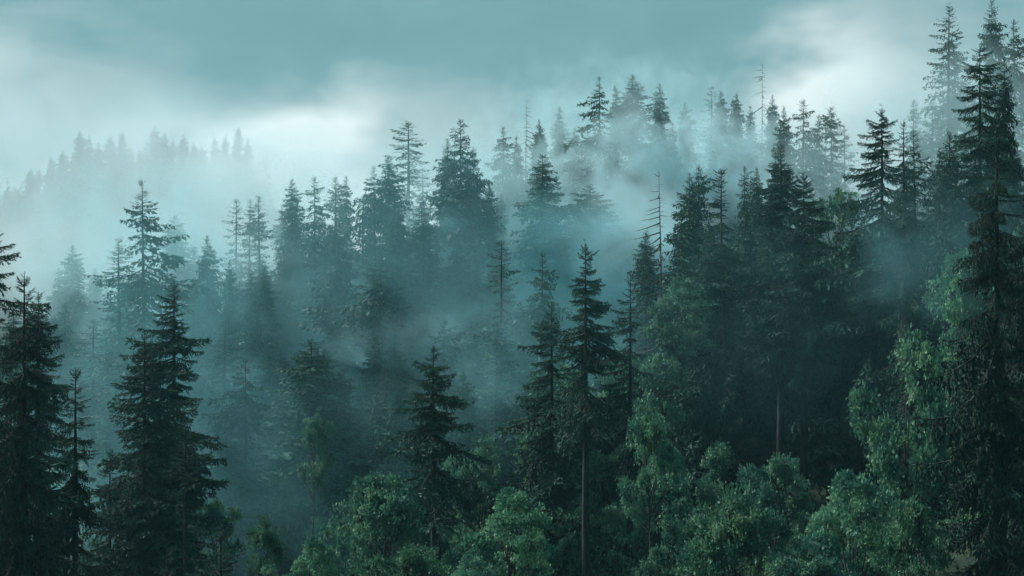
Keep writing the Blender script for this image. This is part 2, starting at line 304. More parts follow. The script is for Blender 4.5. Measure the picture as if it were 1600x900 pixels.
# ------------------------------------------------------------------ terrain, shaped by where the trees stand
# (px, py, Y, crown width px, form, near?, seed, base fraction, desired height, label)
# px, py of the tip, distance, crown width in px, form, near (boughs built one by one), usual height, label
T = [
 # dark trees close to the lookout
 (-22, 335, 52, 250, 'sparse', 1, 27, "dark spruce mostly out of frame, only its drooping boughs showing at the left edge"),
 (38, 428, 47, 235, 'hang', 1, 25, "nearly black spruce at the left edge with a thin crooked top and ragged hanging boughs"),
 (60, 455, 72, 120, 'dense', 1, 25, "dark green spruce standing close behind the ragged black one at the left edge"),
 (118, 575, 56, 130, 'hang', 1, 22, "dark drooping spruce filling the space between the black left-edge spruce and open mist"),
 (272, 440, 88, 140, 'sparse', 1, 28, "tall dark teal spruce whose long layered boughs sweep out to the right over mist"),
 (226, 520, 80, 135, 'sparse', 1, 26, "broad dark spruce leaning its crown against the taller one with sweeping layered boughs"),
 (290, 668, 54, 85, 'sparse', 1, 20, "slim blackish spruce standing in front of the two broad dark spruces"),
 (345, 822, 40, 150, 'sparse', 1, 14, "small black spruce top poking up from the bottom edge"),
 (262, 850, 42, 130, 'sparse', 1, 14, "low dark bough-covered spruce top cut by the bottom edge, below the slim blackish spruce"),
 (172, 700, 84, 80, 'sparse', 1, 20, "narrow dark green spruce at the outer side of the broad dark pair, beside open mist"),
 (677, 538, 79, 165, 'sparse', 1, 26, "lone dark spruce with a straight visible trunk, in the lower middle above the arching broadleaf"),
 (915, 380, 78, 172, 'sparse', 1, 29, "tall dark spruce with a sharp black tip and long bare lower trunk, in the centre"),
 (862, 470, 84, 130, 'sparse', 1, 26, "dark bushy spruce pressed against the outer side of the sharp-tipped central spruce"),
 (985, 428, 82, 110, 'broken', 1, 27, "dark spruce with a thin ragged top beside the sharp-tipped central spruce"),
 (1557, 196, 54, 205, 'hang', 1, 30, "huge black spruce with shaggy drooping boughs near the right edge"),
 (1604, 300, 58, 150, 'hang', 1, 30, "black drooping spruce cut off by the right edge"),
 (1378, 168, 93, 150, 'sparse', 1, 30, "tall open-crowned spruce with a bushy forked top against pale sky"),
 (1412, 188, 88, 105, 'hang', 1, 28, "dark hanging-boughed spruce touching the tall open-crowned one"),
 (1220, 224, 100, 160, 'dense', 1, 28, "massive dark spruce with twin neighbour, highest of the dense dark central-right stand"),
 (1256, 272, 95, 150, 'dense', 1, 26, "massive dark spruce in front of the highest one of the dense dark stand"),
 (1127, 264, 98, 125, 'sparse', 1, 27, "dark spruce with clearly separated tiers of boughs and a pale trunk"),
 (1531, 72, 92, 110, 'dense', 1, 33, "very tall dark spruce rising behind the huge black shaggy one"),
 # right wood
 (1550, -4, 142, 80, 'dense', 0, 30, "tallest misty spruce, its tip touching the top edge of the picture"),
 (1552, 88, 97, 70, 'dense', 0, 32, "dark narrow spruce merged with the very tall one behind the shaggy black spruce"),
 (1592, 32, 130, 75, 'sparse', 0, 28, "misty tall spruce cut by the right edge near the top"),
 (1477, 10, 128, 60, 'thin', 0, 32, "tall thin-crowned spruce with a bare spiky top standing above the others"),
 (1497, 78, 136, 70, 'sparse', 0, 28, "pale misty spruce tucked behind the tall bare-topped thin one"),
 (1518, 130, 132, 60, 'dense', 0, 26, "misty spruce between the bare-topped thin one and the very tall dark one"),
 (1430, 155, 128, 60, 'sparse', 0, 26, "hazy thin spruce between the tall open-crowned spruce and the bare-topped thin one"),
 (1452, 160, 124, 55, 'thin', 0, 25, "slender misty spruce just below the bare-topped thin one"),
 (1487, 205, 104, 95, 'dense', 0, 24, "green dark cone-shaped spruce between the dark stand and the huge shaggy one"),
 (1466, 235, 100, 70, 'sparse', 0, 22, "thin spruce at the side of the green cone-shaped one"),
 (1583, 215, 112, 70, 'dense', 0, 24, "misty spruce filling the gap behind the huge shaggy one at the right edge"),
 (1438, 205, 96, 60, 'thin', 0, 26, "dark thin-topped spruce directly beside the hanging-boughed one"),
 (1252, 155, 138, 70, 'sparse', 0, 26, "spiky teal spruce standing above the massive dark pair"),
 (1228, 168, 165, 50, 'dense', 0, 24, "pale spruce tip just behind the spiky teal spruce above the dark pair"),
 (1285, 178, 152, 45, 'sparse', 0, 24, "pale spruce, first of three thin ones in the gap before the white mist"),
 (1301, 165, 150, 52, 'sparse', 0, 25, "pale tall spruce, highest of three thin ones in the gap before the white mist"),
 (1323, 200, 147, 36, 'thin', 0, 23, "thin teal spruce, last of three in the gap before the white mist"),
 (1164, 258, 122, 52, 'sparse', 0, 22, "short hazy spruce between the tiered spruce and the massive dark one"),
 (1184, 262, 128, 52, 'dense', 0, 22, "hazy spruce tip right against the massive dark stand"),
 (1203, 236, 112, 60, 'dense', 0, 25, "green spruce at the shoulder of the massive dark stand"),
 (1072, 274, 112, 105, 'dense', 0, 26, "dense dark spruce behind the bare dead snag"),
 (1090, 256, 118, 60, 'sparse', 0, 26, "spruce with a spiky tip rising behind the dense one by the dead snag"),
 (1110, 330, 104, 60, 'dense', 0, 24, "dark spruce wedged between the tiered spruce and the dense one by the snag"),
 (1010, 364, 112, 42, 'thin', 0, 22, "small thin dark spruce on the outer side of the dead snag"),
 (1037, 268, 108, 45, 'snag', 0, 25, "bare dead snag with a few spiky branches against the mist"),
 # lower middle, half lost in mist
 (780, 374, 110, 62, 'thin', 0, 26, "slender spruce with a knobbly tip alone against the bluish mist"),
 (845, 393, 104, 72, 'sparse', 0, 25, "slender spruce beside the sharp-tipped central spruce, its top clear of the mist"),
 (770, 500, 98, 100, 'sparse', 0, 24, "dim spruce below the slender knobbly-tipped one"),
 (740, 540, 103, 95, 'dense', 0, 22, "dim green spruce between the lone lower-middle spruce and the slender knobbly-tipped one"),
 (812, 470, 112, 60, 'dense', 0, 22, "dim spruce under the slender pair beside the centre"),
 (648, 590, 98, 95, 'dense', 0, 20, "misty spruce close behind the shoulder of the lone lower-middle spruce"),
 (490, 530, 106, 140, 'dense', 0, 26, "large full spruce standing apart in the blue mist of the lower middle"),
 (560, 570, 128, 60, 'dense', 0, 20, "pale spruce fading into mist next to the large full one"),
 (545, 620, 118, 90, 'dense', 0, 18, "faint low spruce in the hollow beside the large full one"),
 (384, 560, 100, 95, 'sparse', 0, 24, "thin-topped teal spruce rising from pale bushes beside the dark broad pair"),
 (415, 640, 108, 70, 'dense', 0, 20, "dim spruce in the haze between the thin-topped one and the large full one"),
 (345, 500, 118, 60, 'thin', 0, 24, "faint thin spruce in blue mist behind the sweeping layered boughs"),
 # middle slope
 (228, 280, 118, 112, 'sparse', 0, 31, "prominent tall spruce against white mist above the far left slope, with open twiggy crown"),
 (190, 372, 124, 72, 'thin', 0, 26, "open thin spruce directly beside the prominent tall one"),
 (112, 383, 168, 80, 'dense', 0, 27, "pale spruce fading into the white mist above the left-edge trees"),
 (90, 418, 172, 45, 'sparse', 0, 24, "faint small spruce at the shoulder of the pale one above the left-edge trees"),
 (150, 420, 180, 52, 'dense', 0, 24, "very faint spruce between the pale one and the open thin one"),
 (170, 445, 176, 40, 'sparse', 0, 22, "very faint low spruce beside the open thin one"),
 (273, 336, 166, 85, 'dense', 0, 28, "broad hazy spruce just behind the prominent tall one"),
 (298, 385, 172, 60, 'dense', 0, 25, "hazy spruce on the falling shoulder behind the prominent tall one"),
 (327, 368, 142, 58, 'dense', 0, 25, "compact teal spruce standing alone with pale mist on both sides"),
 (350, 405, 138, 45, 'dense', 0, 22, "small teal spruce at the foot of the compact lone one"),
 (20, 470, 150, 60, 'sparse', 0, 24, "pale spruce glimpsed behind the left-edge trees"),
 (140, 500, 140, 60, 'thin', 0, 22, "dim thin spruce in the blue hollow beneath the pale one"),
 (366, 310, 158, 42, 'thin', 0, 26, "first of a row of three spiky thin-topped spruces, reading from the compact lone one"),
 (388, 312, 160, 42, 'thin', 0, 26, "middle one of the row of three spiky thin-topped spruces"),
 (408, 306, 157, 46, 'thin', 0, 26, "last of the row of three spiky thin-topped spruces, next to the rounded group"),
 (432, 320, 200, 36, 'sparse', 0, 24, "faint ghostly spruce just past the row of three spiky ones"),
 (461, 280, 168, 66, 'dense', 0, 27, "hazy full spruce, first peak of the saddle group"),
 (493, 276, 160, 60, 'sparse', 0, 27, "spruce with a loose flag-like top beside the first peak of the saddle group"),
 (523, 277, 188, 42, 'thin', 0, 26, "pale thin spruce, first of a faint pair before bright mist"),
 (540, 274, 192, 46, 'sparse', 0, 26, "pale pointed spruce, second of the faint pair before bright mist"),
 (567, 306, 165, 40, 'thin', 0, 24, "thin spruce standing clear just after the faint pair"),
 (588, 258, 150, 62, 'sparse', 0, 27, "twiggy spruce leading up to the tall ghostly spire"),
 (613, 244, 168, 70, 'dense', 0, 27, "full hazy spruce between the twiggy one and the tall ghostly spire"),
 (640, 190, 190, 62, 'thin', 0, 32, "tall ghostly spire of a spruce against the brightest mist"),
 (662, 262, 200, 40, 'thin', 0, 24, "small ghost spruce at the foot of the tall spire"),
 (522, 344, 134, 92, 'dense', 0, 27, "well-formed conical spruce low in the middle slope, darker than those behind"),
 (608, 320, 130, 100, 'dense', 0, 28, "big dark conical spruce in the heart of the middle slope"),
 (585, 392, 124, 90, 'sparse', 0, 24, "open spruce in front of the big dark conical one"),
 (672, 304, 131, 98, 'dense', 0, 28, "big dark layered spruce paired with the big conical one"),
 (722, 375, 130, 80, 'dense', 0, 24, "conical spruce sloping down from the big layered one into mist"),
 (390, 425, 128, 70, 'dense', 0, 24, "isolated conical spruce rising from blue mist, below the row of three spiky ones"),
 (472, 440, 146, 34, 'thin', 0, 22, "thin faint spruce stem alone in the blue mist"),
 (440, 470, 150, 50, 'dense', 0, 20, "dim spruce sunk in the blue mist beside the thin faint stem"),
 (702, 216, 156, 70, 'dense', 0, 27, "bushy spruce, lower one of the tall clump near the slope's middle"),
 (720, 184, 152, 84, 'sparse', 0, 30, "tall irregular spruce with a forked leaning top, highest of its clump"),
 (744, 232, 158, 64, 'dense', 0, 26, "spruce with a blunt top on the falling side of the tall irregular one"),
 (762, 280, 170, 40, 'dense', 0, 22, "small pale spruce beside the clump of the tall irregular one"),
 (785, 197, 188, 54, 'sparse', 0, 27, "hazy pointed spruce halfway between the tall clump and the bare pole"),
 (806, 212, 192, 42, 'dense', 0, 26, "hazy small spruce right before the bare pole"),
 (820, 155, 200, 24, 'snag', 0, 28, "bare pole of a dead tree standing thin above the slope"),
 (838, 187, 190, 46, 'dense', 0, 27, "hazy spruce directly after the bare pole"),
 (853, 195, 194, 42, 'dense', 0, 26, "hazy spruce touching the one after the bare pole"),
 (875, 166, 222, 44, 'dense', 0, 27, "ghostly column-shaped spruce on the skyline before the peak group"),
 (897, 200, 205, 46, 'dense', 0, 24, "hazy spruce under the ghostly column-shaped one"),
 (795, 270, 182, 46, 'dense', 0, 22, "dark small spruce buried in the hazy slope below the bare pole"),
 (845, 240, 166, 98, 'dense', 0, 29, "large dark conical spruce at the centre of the hazy upper slope"),
 (925, 290, 170, 112, 'dense', 0, 27, "broad conical spruce standing in front of white mist in the middle"),
 (966, 340, 178, 46, 'dense', 0, 22, "small conical spruce at the foot of the broad one, on the white mist"),
 # upper ridge
 (937, 120, 192, 72, 'sparse', 0, 29, "dark front spruce of the peak group on the upper ridge"),
 (966, 135, 212, 56, 'dense', 0, 28, "pale spruce between the two high peaks of the upper ridge"),
 (992, 116, 208, 72, 'dense', 0, 30, "highest broad spruce of the peak group on the upper ridge"),
 (1030, 130, 198, 58, 'dense', 0, 28, "compact pointed spruce at the end of the peak group"),
 (1052, 190, 205, 40, 'dense', 0, 24, "low spruce just beyond the compact pointed one of the ridge"),
 (1073, 160, 232, 46, 'dense', 0, 26, "pale lone spruce in the dip of the ridge"),
 (1020, 228, 240, 34, 'dense', 0, 22, "dim spruce sunk in white mist below the peak group"),
 (915, 205, 215, 44, 'dense', 0, 24, "hazy spruce at the foot of the peak group's dark front spruce"),
 (1109, 135, 242, 40, 'thin', 0, 27, "faint twiggy spruce, first of a faint pair floating over white mist"),
 (1126, 143, 236, 40, 'dense', 0, 26, "faint spruce, second of the faint pair floating over white mist"),
 (1155, 145, 240, 46, 'dense', 0, 26, "faint full spruce before the tall bare spike"),
 (1175, 165, 244, 40, 'dense', 0, 25, "faint low spruce at the foot of the tall bare spike"),
 (1190, 98, 238, 26, 'snag', 0, 33, "tall bare spike of a dead tree on the misty ridge"),
 (1211, 148, 236, 38, 'dense', 0, 26, "pointed faint spruce right after the tall bare spike"),
 (1140, 180, 240, 34, 'thin', 0, 24, "barely visible low spruce under the faint pair"),
]
# far slope, seen through thick cloud
FAR = [(-10,300,460,30),(12,292,470,26),(28,296,455,30),(48,262,470,28),(60,262,480,26),(80,244,470,32),(98,236,480,30),(120,204,470,40),(137,210,478,30),
 (152,222,470,28),(171,212,480,34),(192,204,470,28),(205,228,478,32),(218,232,470,26),(240,196,465,38),(257,206,475,30),(272,216,480,30),(286,210,470,30),(303,222,476,28),(318,228,480,30),
 (335,214,500,26),(352,212,505,26),(372,198,520,26),(388,216,515,26)]
FAR_LABELS = {0: "faint cloud-dimmed spruce of the far slope at the very left edge", 7: "faint tall spruce making the first bump of the far clouded slope",
 14: "faint pointed spruce making the highest bump of the far clouded slope", 11: "faint needle-thin spruce between the two bumps of the far clouded slope",
 22: "barely visible spruce tip highest up the far slope, almost lost in cloud"}
# broadleaf trees: px, py of the crown top, distance, crown width px, crown height px, near?, label
B = [
 (1432, 505, 66, 180, 290, 1, "big sunlit broadleaf tree beside the huge black shaggy spruce"),
 (1510, 385, 78, 130, 200, 1, "pale leafy crown behind the huge shaggy spruce, above the big sunlit broadleaf"),
 (1150, 765, 52, 190, 230, 1, "round light-tipped broadleaf at the bottom edge beneath the dark gap"),
 (1335, 742, 58, 180, 230, 1, "broad green broadleaf at the bottom edge beside the big sunlit one"),
 (1130, 682, 72, 110, 160, 1, "dim rounded broadleaf above the light-tipped one at the bottom"),
 (1212, 706, 66, 120, 170, 1, "dim bushy broadleaf at the foot of the pale forest trunks"),
 (1020, 632, 70, 100, 220, 1, "slim broadleaf with visible stems beside the central bare trunk"),
 (1050, 436, 92, 112, 110, 1, "bright yellow-green crown above the middle, under the dead snag"),
 (1035, 545, 93, 90, 110, 0, "muted green crown hanging beneath the bright yellow-green one"),
 (600, 735, 64, 150, 190, 1, "arching broadleaf with curved limbs leaning over the misty hollow"),
 (760, 690, 82, 130, 170, 1, "bluish feathery broadleaf beside the lone lower-middle spruce"),
 (790, 770, 62, 170, 180, 1, "wide billowing broadleaf at the bottom edge left of the central bare trunk"),
 (880, 780, 83, 120, 190, 1, "leafy young broadleaf at the bottom edge beside the central bare trunk"),
 (650, 850, 52, 150, 160, 1, "low leafy broadleaf mound at the bottom edge under the lone spruce"),
 (405, 808, 66, 66, 150, 1, "small pale broadleaf with a thin stem in the bottom misty hollow"),
 (480, 840, 58, 90, 130, 1, "low round broadleaf at the bottom edge beside the small pale one"),
 (535, 806, 80, 90, 150, 0, "hazy broadleaf between the low round one and the arching one"),
 (480, 640, 92, 70, 220, 0, "tall slim creeper-like broadleaf at the front of the large full misty spruce"),
 (350, 700, 104, 110, 200, 0, "pale misty broadleaf behind the slim blackish spruce"),
 (440, 730, 100, 110, 170, 0, "misty broadleaf in the blue hollow between pale ones"),
 (1322, 286, 124, 85, 130, 0, "pale broadleaf crown glowing between the massive dark stand and the open-crowned spruce"),
 (1352, 350, 112, 80, 120, 0, "green broadleaf low beside the open-crowned spruce"),
 (1588, 350, 84, 90, 200, 0, "light leafy crown at the right edge behind the huge shaggy spruce"),
 (880, 560, 92, 120, 120, 0, "dim broadleaf hidden behind the sharp-tipped central spruce's trunk"),
 (960, 540, 96, 90, 110, 0, "dim broadleaf behind the ragged-topped dark spruce"),
 (1105, 540, 98, 100, 110, 0, "dark broadleaf under the tiered spruce"),
 (700, 690, 92, 100, 170, 0, "dim broadleaf behind the lone lower-middle spruce's trunk"),
 (960, 790, 85, 120, 180, 1, "shaded broadleaf with dark twisting stems between the two central trunks"),
 (1050, 800, 60, 90, 180, 1, "shaded leafy shrub beside the round light-tipped broadleaf"),
 (1425, 770, 54, 130, 210, 1, "dark green broadleaf in the shade under the huge shaggy spruce"),
 (1270, 850, 50, 130, 120, 1, "low shaded broadleaf between the two broad bottom-edge ones"),
 (730, 870, 50, 110, 110, 1, "low green mound at the bottom edge beneath the wide billowing broadleaf"),
 (570, 640, 118, 90, 130, 0, "faint bluish broadleaf fading into mist beyond the arching one"),
 (850, 640, 88, 120, 200, 0, "teal broadleaf below the bushy central spruce"),
 (150, 835, 88, 70, 90, 0, "pale misty broadleaf low in the gap beside the left-edge spruces"),
 (338, 770, 90, 90, 120, 0, "pale green broadleaf in mist just beyond the foot of the broad dark pair"),
 (425, 880, 62, 80, 60, 1, "small low broadleaf at the bottom edge beneath the small pale one"),
 (520, 700, 100, 90, 130, 0, "misty broadleaf at the foot of the large full spruce"),
 (640, 670, 100, 80, 110, 0, "dim bluish broadleaf just behind the lone lower-middle spruce's shoulder"),
 (1590, 560, 70, 110, 170, 1, "deep green leafy mass behind the huge shaggy spruce's trunk at the right edge"),
]
WF = {'dense': 1.12, 'sparse': 1.28, 'thin': 1.3, 'hang': 1.15, 'snag': 1.7, 'broken': 1.15}
T = [(a, b, c, d * WF[e], e, f, g, h) for (a, b, c, d, e, f, g, h) in T]
CP = []
for (px, py, Y, w, form, near, H, lab) in T:
    p = at(px, py, Y); CP.append((p.x, p.y, p.z - H, 0.10 * Y))
for (px, py, Y, w) in FAR:
    p = at(px, py, Y); CP.append((p.x, p.y, p.z - 25, 14))
for (px, py, Y, w, h, near, lab) in B:
    p = at(px, py, Y); CP.append((p.x, p.y, p.z - h / F * Y - 3.5, 0.07 * Y))
CP = np.array(CP)
def ground(x, y):
    x = np.atleast_1d(np.asarray(x, float)); y = np.atleast_1d(np.asarray(y, float))
    d2 = (x[:, None] - CP[None, :, 0]) ** 2 + (y[:, None] - CP[None, :, 1]) ** 2
    w = np.exp(-d2 / (2 * CP[None, :, 3] ** 2))
    prior = -24 + 0.10 * np.clip(x, -80, 80) + 0.16 * np.clip(y - 110, 0, 130) * (1 / (1 + np.exp(-(x + 20) / 25))) - 0.30 * np.clip(y - 265, 0, 150)
    prior = np.maximum(prior, -45)
    return (w @ CP[:, 2] + 0.05 * prior) / (w.sum(1) + 0.05)
gx = np.concatenate([np.linspace(-620, -160, 24), np.linspace(-150, 150, 121), np.linspace(160, 620, 24)])
gy = np.concatenate([np.linspace(-90, 20, 12), np.linspace(23, 300, 112), np.linspace(310, 780, 48)])
GX, GY = np.meshgrid(gx, gy); GZ = ground(GX.ravel(), GY.ravel())
nr = np.random.default_rng(3).normal(size=GZ.shape) * 0.18
V = np.stack([GX.ravel(), GY.ravel(), GZ + nr], -1)
nx = len(gx); ii, jj = np.meshgrid(np.arange(nx - 1), np.arange(len(gy) - 1)); k0 = (jj * nx + ii).ravel()
Q = np.stack([k0, k0 + 1, k0 + 1 + nx, k0 + nx], -1)
gr = bpy.data.objects.new('ground', quads_mesh('ground', V, Q, [M_GROUND], smooth=True)); C.objects.link(gr); gr['kind'] = 'structure'
GMIN = float(V[:, 2].min())

# ------------------------------------------------------------------ placing trees
def link(name, data, parent=None):
    o = bpy.data.objects.new(name, data); C.objects.link(o)
    if parent: o.parent = parent
    return o
def root(name, loc, label, cat, group=None):
    o = link(name, None); o.location = loc; o.empty_display_size = 0.5
    o['label'] = label; o['category'] = cat
    if group: o['group'] = group
    return o
def place_mid(px, py, Y, w, form, label, seed, group):
    r = np.random.default_rng(seed)
    tip = at(px, py, Y); g = float(ground(tip.x, tip.y)[0]) - 0.2; H = max(tip.z - g, 8)
    tr, cr, R, H0 = PROTO[form][seed % len(PROTO[form])]
    rad = w / 2 / F * Y; sx = rad / R; sz = H / H0
    t = root('dead_tree' if form == 'snag' else 'spruce_tree', (tip.x, tip.y, g), label, 'dead tree' if form == 'snag' else 'spruce tree', group)
    t.rotation_euler = (r.normal() * 0.014, r.normal() * 0.014, r.uniform(0, 6.28))
    for nm, me, s in (('trunk', tr, ((max(sx, 0.7) * 0.9,) * 2 if form != 'snag' else (0.55, 0.55)) + (sz,)), ('crown', cr, (sx, sx * r.uniform(0.9, 1.1), sz))):
        o = link(nm, me, t); o.scale = s
    return t
def place_near(px, py, Y, w, form, label, seed, group, base=None):
    r = np.random.default_rng(seed)
    tip = at(px, py, Y); g = float(ground(tip.x, tip.y)[0]) - 0.2; H = max(tip.z - g, 8)
    R = w / 2 / F * Y
    base = base if base is not None else (0.30 if form == 'sparse' else 0.14)
    t = root('spruce_tree', (tip.x, tip.y, g), label, 'spruce tree', group)
    tm, P = trunk_mesh(r, H, 0.011 * H + 0.02, [M_BARK], k=10)
    link('trunk', tm, t)
    lay = layout(r, H, R, base, form, 1.12, 1.1 if px in (915, 677, 985, 290) else 1.0)
    vis = []                                        # boughs far below the frame are left out
    for b in lay:
        if tip.z - H + b[0] > -0.2025 * Y - 4.0: vis.append(b)
    if len(vis) > 295: idx = r.permutation(len(vis))[:295]; vis = [vis[i] for i in idx]
    for (z, a, L, p, k) in vis:
        bx = np.interp(z, P[:, 2], P[:, 0]); by = np.interp(z, P[:, 2], P[:, 1])
        lib = (SHADED_ME if form == 'hang' and k in SHADED_ME and px != 1412 else BOUGH_ME)[k]; o = link('bough', lib[int(r.integers(0, len(lib)))], t)
        o.matrix_local = bough_mat(z, a, L, p, r, (bx, by))
    return t
SPG = "spruces of the misty wood"
for i, (px, py, Y, w, form, near, H, lab) in enumerate(T):
    base = None
    if px == 915: base = 0.60
    if px == 985: base = 0.52
    if px == 677: base = 0.58
    if px == 1220: base = 0.42
    if px == 1256: base = 0.47
    (place_near if near else place_mid)(px, py, Y, w, form, lab, 300 + i, "dead trees standing bare in the mist" if form == 'snag' else SPG, **({'base': base} if near else {}))
FG = "spruces on the far clouded slope"
for i, (px, py, Y, w) in enumerate(FAR):
    place_mid(px, py, Y, w, 'dense' if i % 4 else 'sparse', FAR_LABELS.get(i, "one of the faint cloud-dimmed spruces lined along the far slope's crest"), 700 + i, FG)
# unnoticed trees that make the wood dense: behind and below the ones above, by zone
def zone(n, x0, x1, y0, y1, Yr, w, seed, label, group, forms=('dense',), Hr=(18, 25), clear=None):
    r = np.random.default_rng(seed); pts = []
    tries = 0
    while len(pts) < n and tries < 4000:
        tries += 1
        px = r.uniform(x0, x1); Y = r.uniform(*Yr); x = (px - 800) / F * Y
        if any((x - a) ** 2 + (Y - b) ** 2 < 3.0 ** 2 for a, b in pts): continue
        g = float(ground(x, Y)[0]); H = r.uniform(*Hr); py = 450 - (g + H) / Y * F
        lim = np.interp(px, [x0, x1], [y0, y1])
        if py < lim: py = lim + r.uniform(0, 25)
        if py > 900: continue
        if 450 - g / Y * F < py + 20: continue
        pts.append((x, Y)); f = forms[int(r.integers(0, len(forms)))]
        place_mid(px, py, Y, r.uniform(*w) * 120 / Y, f, label, seed * 50 + len(pts), group)
def far_wood():
    r = np.random.default_rng(11); b = QB()
    N = 0
    while N < 800:
        x = r.uniform(-230, -40); y = r.uniform(400, 560); g = float(ground(x, y)[0])
        px = 800 + x / y * F
        if px > 300 + 130 * r.random(): continue
        N += 1; H = r.uniform(15, 24); R = r.uniform(1.8, 3.2)
        V, Q = tube([[x, y, g - 0.5], [x, y, g + H]], [0.25, 0.02], 3); b.add(V, Q, 0)
        n = 60; t = r.random(n) ** 0.8; a = r.uniform(0, 2 * PI, n); rad = R * (1 - t) ** 0.8
        P = np.stack([x + 0 * t, y + 0 * t, g + 2 + t * (H - 2.0)], -1)
        D = unit(np.stack([np.cos(a), np.sin(a), -0.35 + 0.6 * t], -1)); L = rad * r.uniform(0.8, 1.2, n) + 0.4
        V, Q = leaves(P, D, L, L * 0.28, r, 0.6); b.add(V, Q, 1)
    o = link('far_forest', b.mesh('far_forest', [M_BARK, M_NEEDLE])); o['kind'] = 'stuff'
    o['label'] = 'dense spruce forest covering the far slope, dimmed by cloud'; o['category'] = 'forest'
far_wood()
zone(16, 1040, 1500, 420, 400, (98, 128), (70, 100), 13, "one of the dark spruces crowded in the unlit interior of the dense stand", "spruces in the unlit interior", Hr=(18, 24))
zone(10, 1000, 1330, 360, 330, (118, 145), (70, 90), 14, "one of the dim spruces packed behind the dense dark stand", "spruces packed behind the dark stand", Hr=(18, 23))
zone(30, 520, 780, 430, 380, (128, 152), (60, 90), 15, "one of the hazy spruces packed low on the middle slope", "spruces packed on the middle slope", Hr=(17, 22))
zone(22, 400, 700, 380, 310, (150, 178), (60, 80), 16, "one of the hazy spruces packed low on the middle slope", "spruces packed on the middle slope", Hr=(17, 23))
zone(16, 690, 930, 300, 260, (175, 200), (60, 80), 17, "one of the hazy spruces packed on the upper slope below the bare pole", "spruces packed on the upper slope", Hr=(17, 23))
zone(10, 300, 420, 430, 400, (140, 165), (60, 80), 18, "one of the dim spruces under the row of three spiky ones", "spruces under the spiky row", Hr=(17, 22))
zone(12, 1330, 1620, 330, 260, (105, 140), (60, 90), 19, "one of the dim spruces deep in the steep wood by the right edge", "spruces of the steep wood", Hr=(18, 24))
zone(14, 700, 1020, 560, 560, (92, 118), (60, 90), 20, "one of the dim teal spruces in the shade behind the centre", "spruces shaded behind the centre", Hr=(14, 20))
zone(10, 180, 330, 520, 520, (100, 130), (60, 90), 21, "one of the dim spruces lost in blue mist behind the broad dark pair", "spruces lost behind the broad pair", Hr=(14, 20))

zone(22, 330, 620, 560, 520, (118, 140), (80, 110), 22, "one of the hazy spruces stepping down the middle slope into the hollow", "spruces stepping down the slope", forms=('dense', 'sparse'), Hr=(15, 23))
zone(20, 60, 420, 470, 400, (140, 172), (80, 110), 23, "one of the pale spruces fading out beneath the prominent tall spruce", "spruces fading beneath the tall one", forms=('dense', 'sparse'), Hr=(17, 24))
zone(12, 930, 1260, 250, 220, (195, 235), (60, 80), 24, "one of the pale spruces under the crest of the upper ridge", "spruces under the ridge crest", Hr=(16, 21))
zone(30, 320, 820, 620, 520, (98, 122), (80, 110), 27, "one of the dim teal spruces standing in the misty hollow", "spruces in the misty hollow", forms=('dense', 'sparse'), Hr=(12, 20))
zone(14, 600, 860, 470, 450, (112, 135), (80, 110), 25, "one of the hazy spruces between the slender pair and the middle slope", "spruces beside the slender pair", forms=('dense', 'sparse'), Hr=(15, 22))
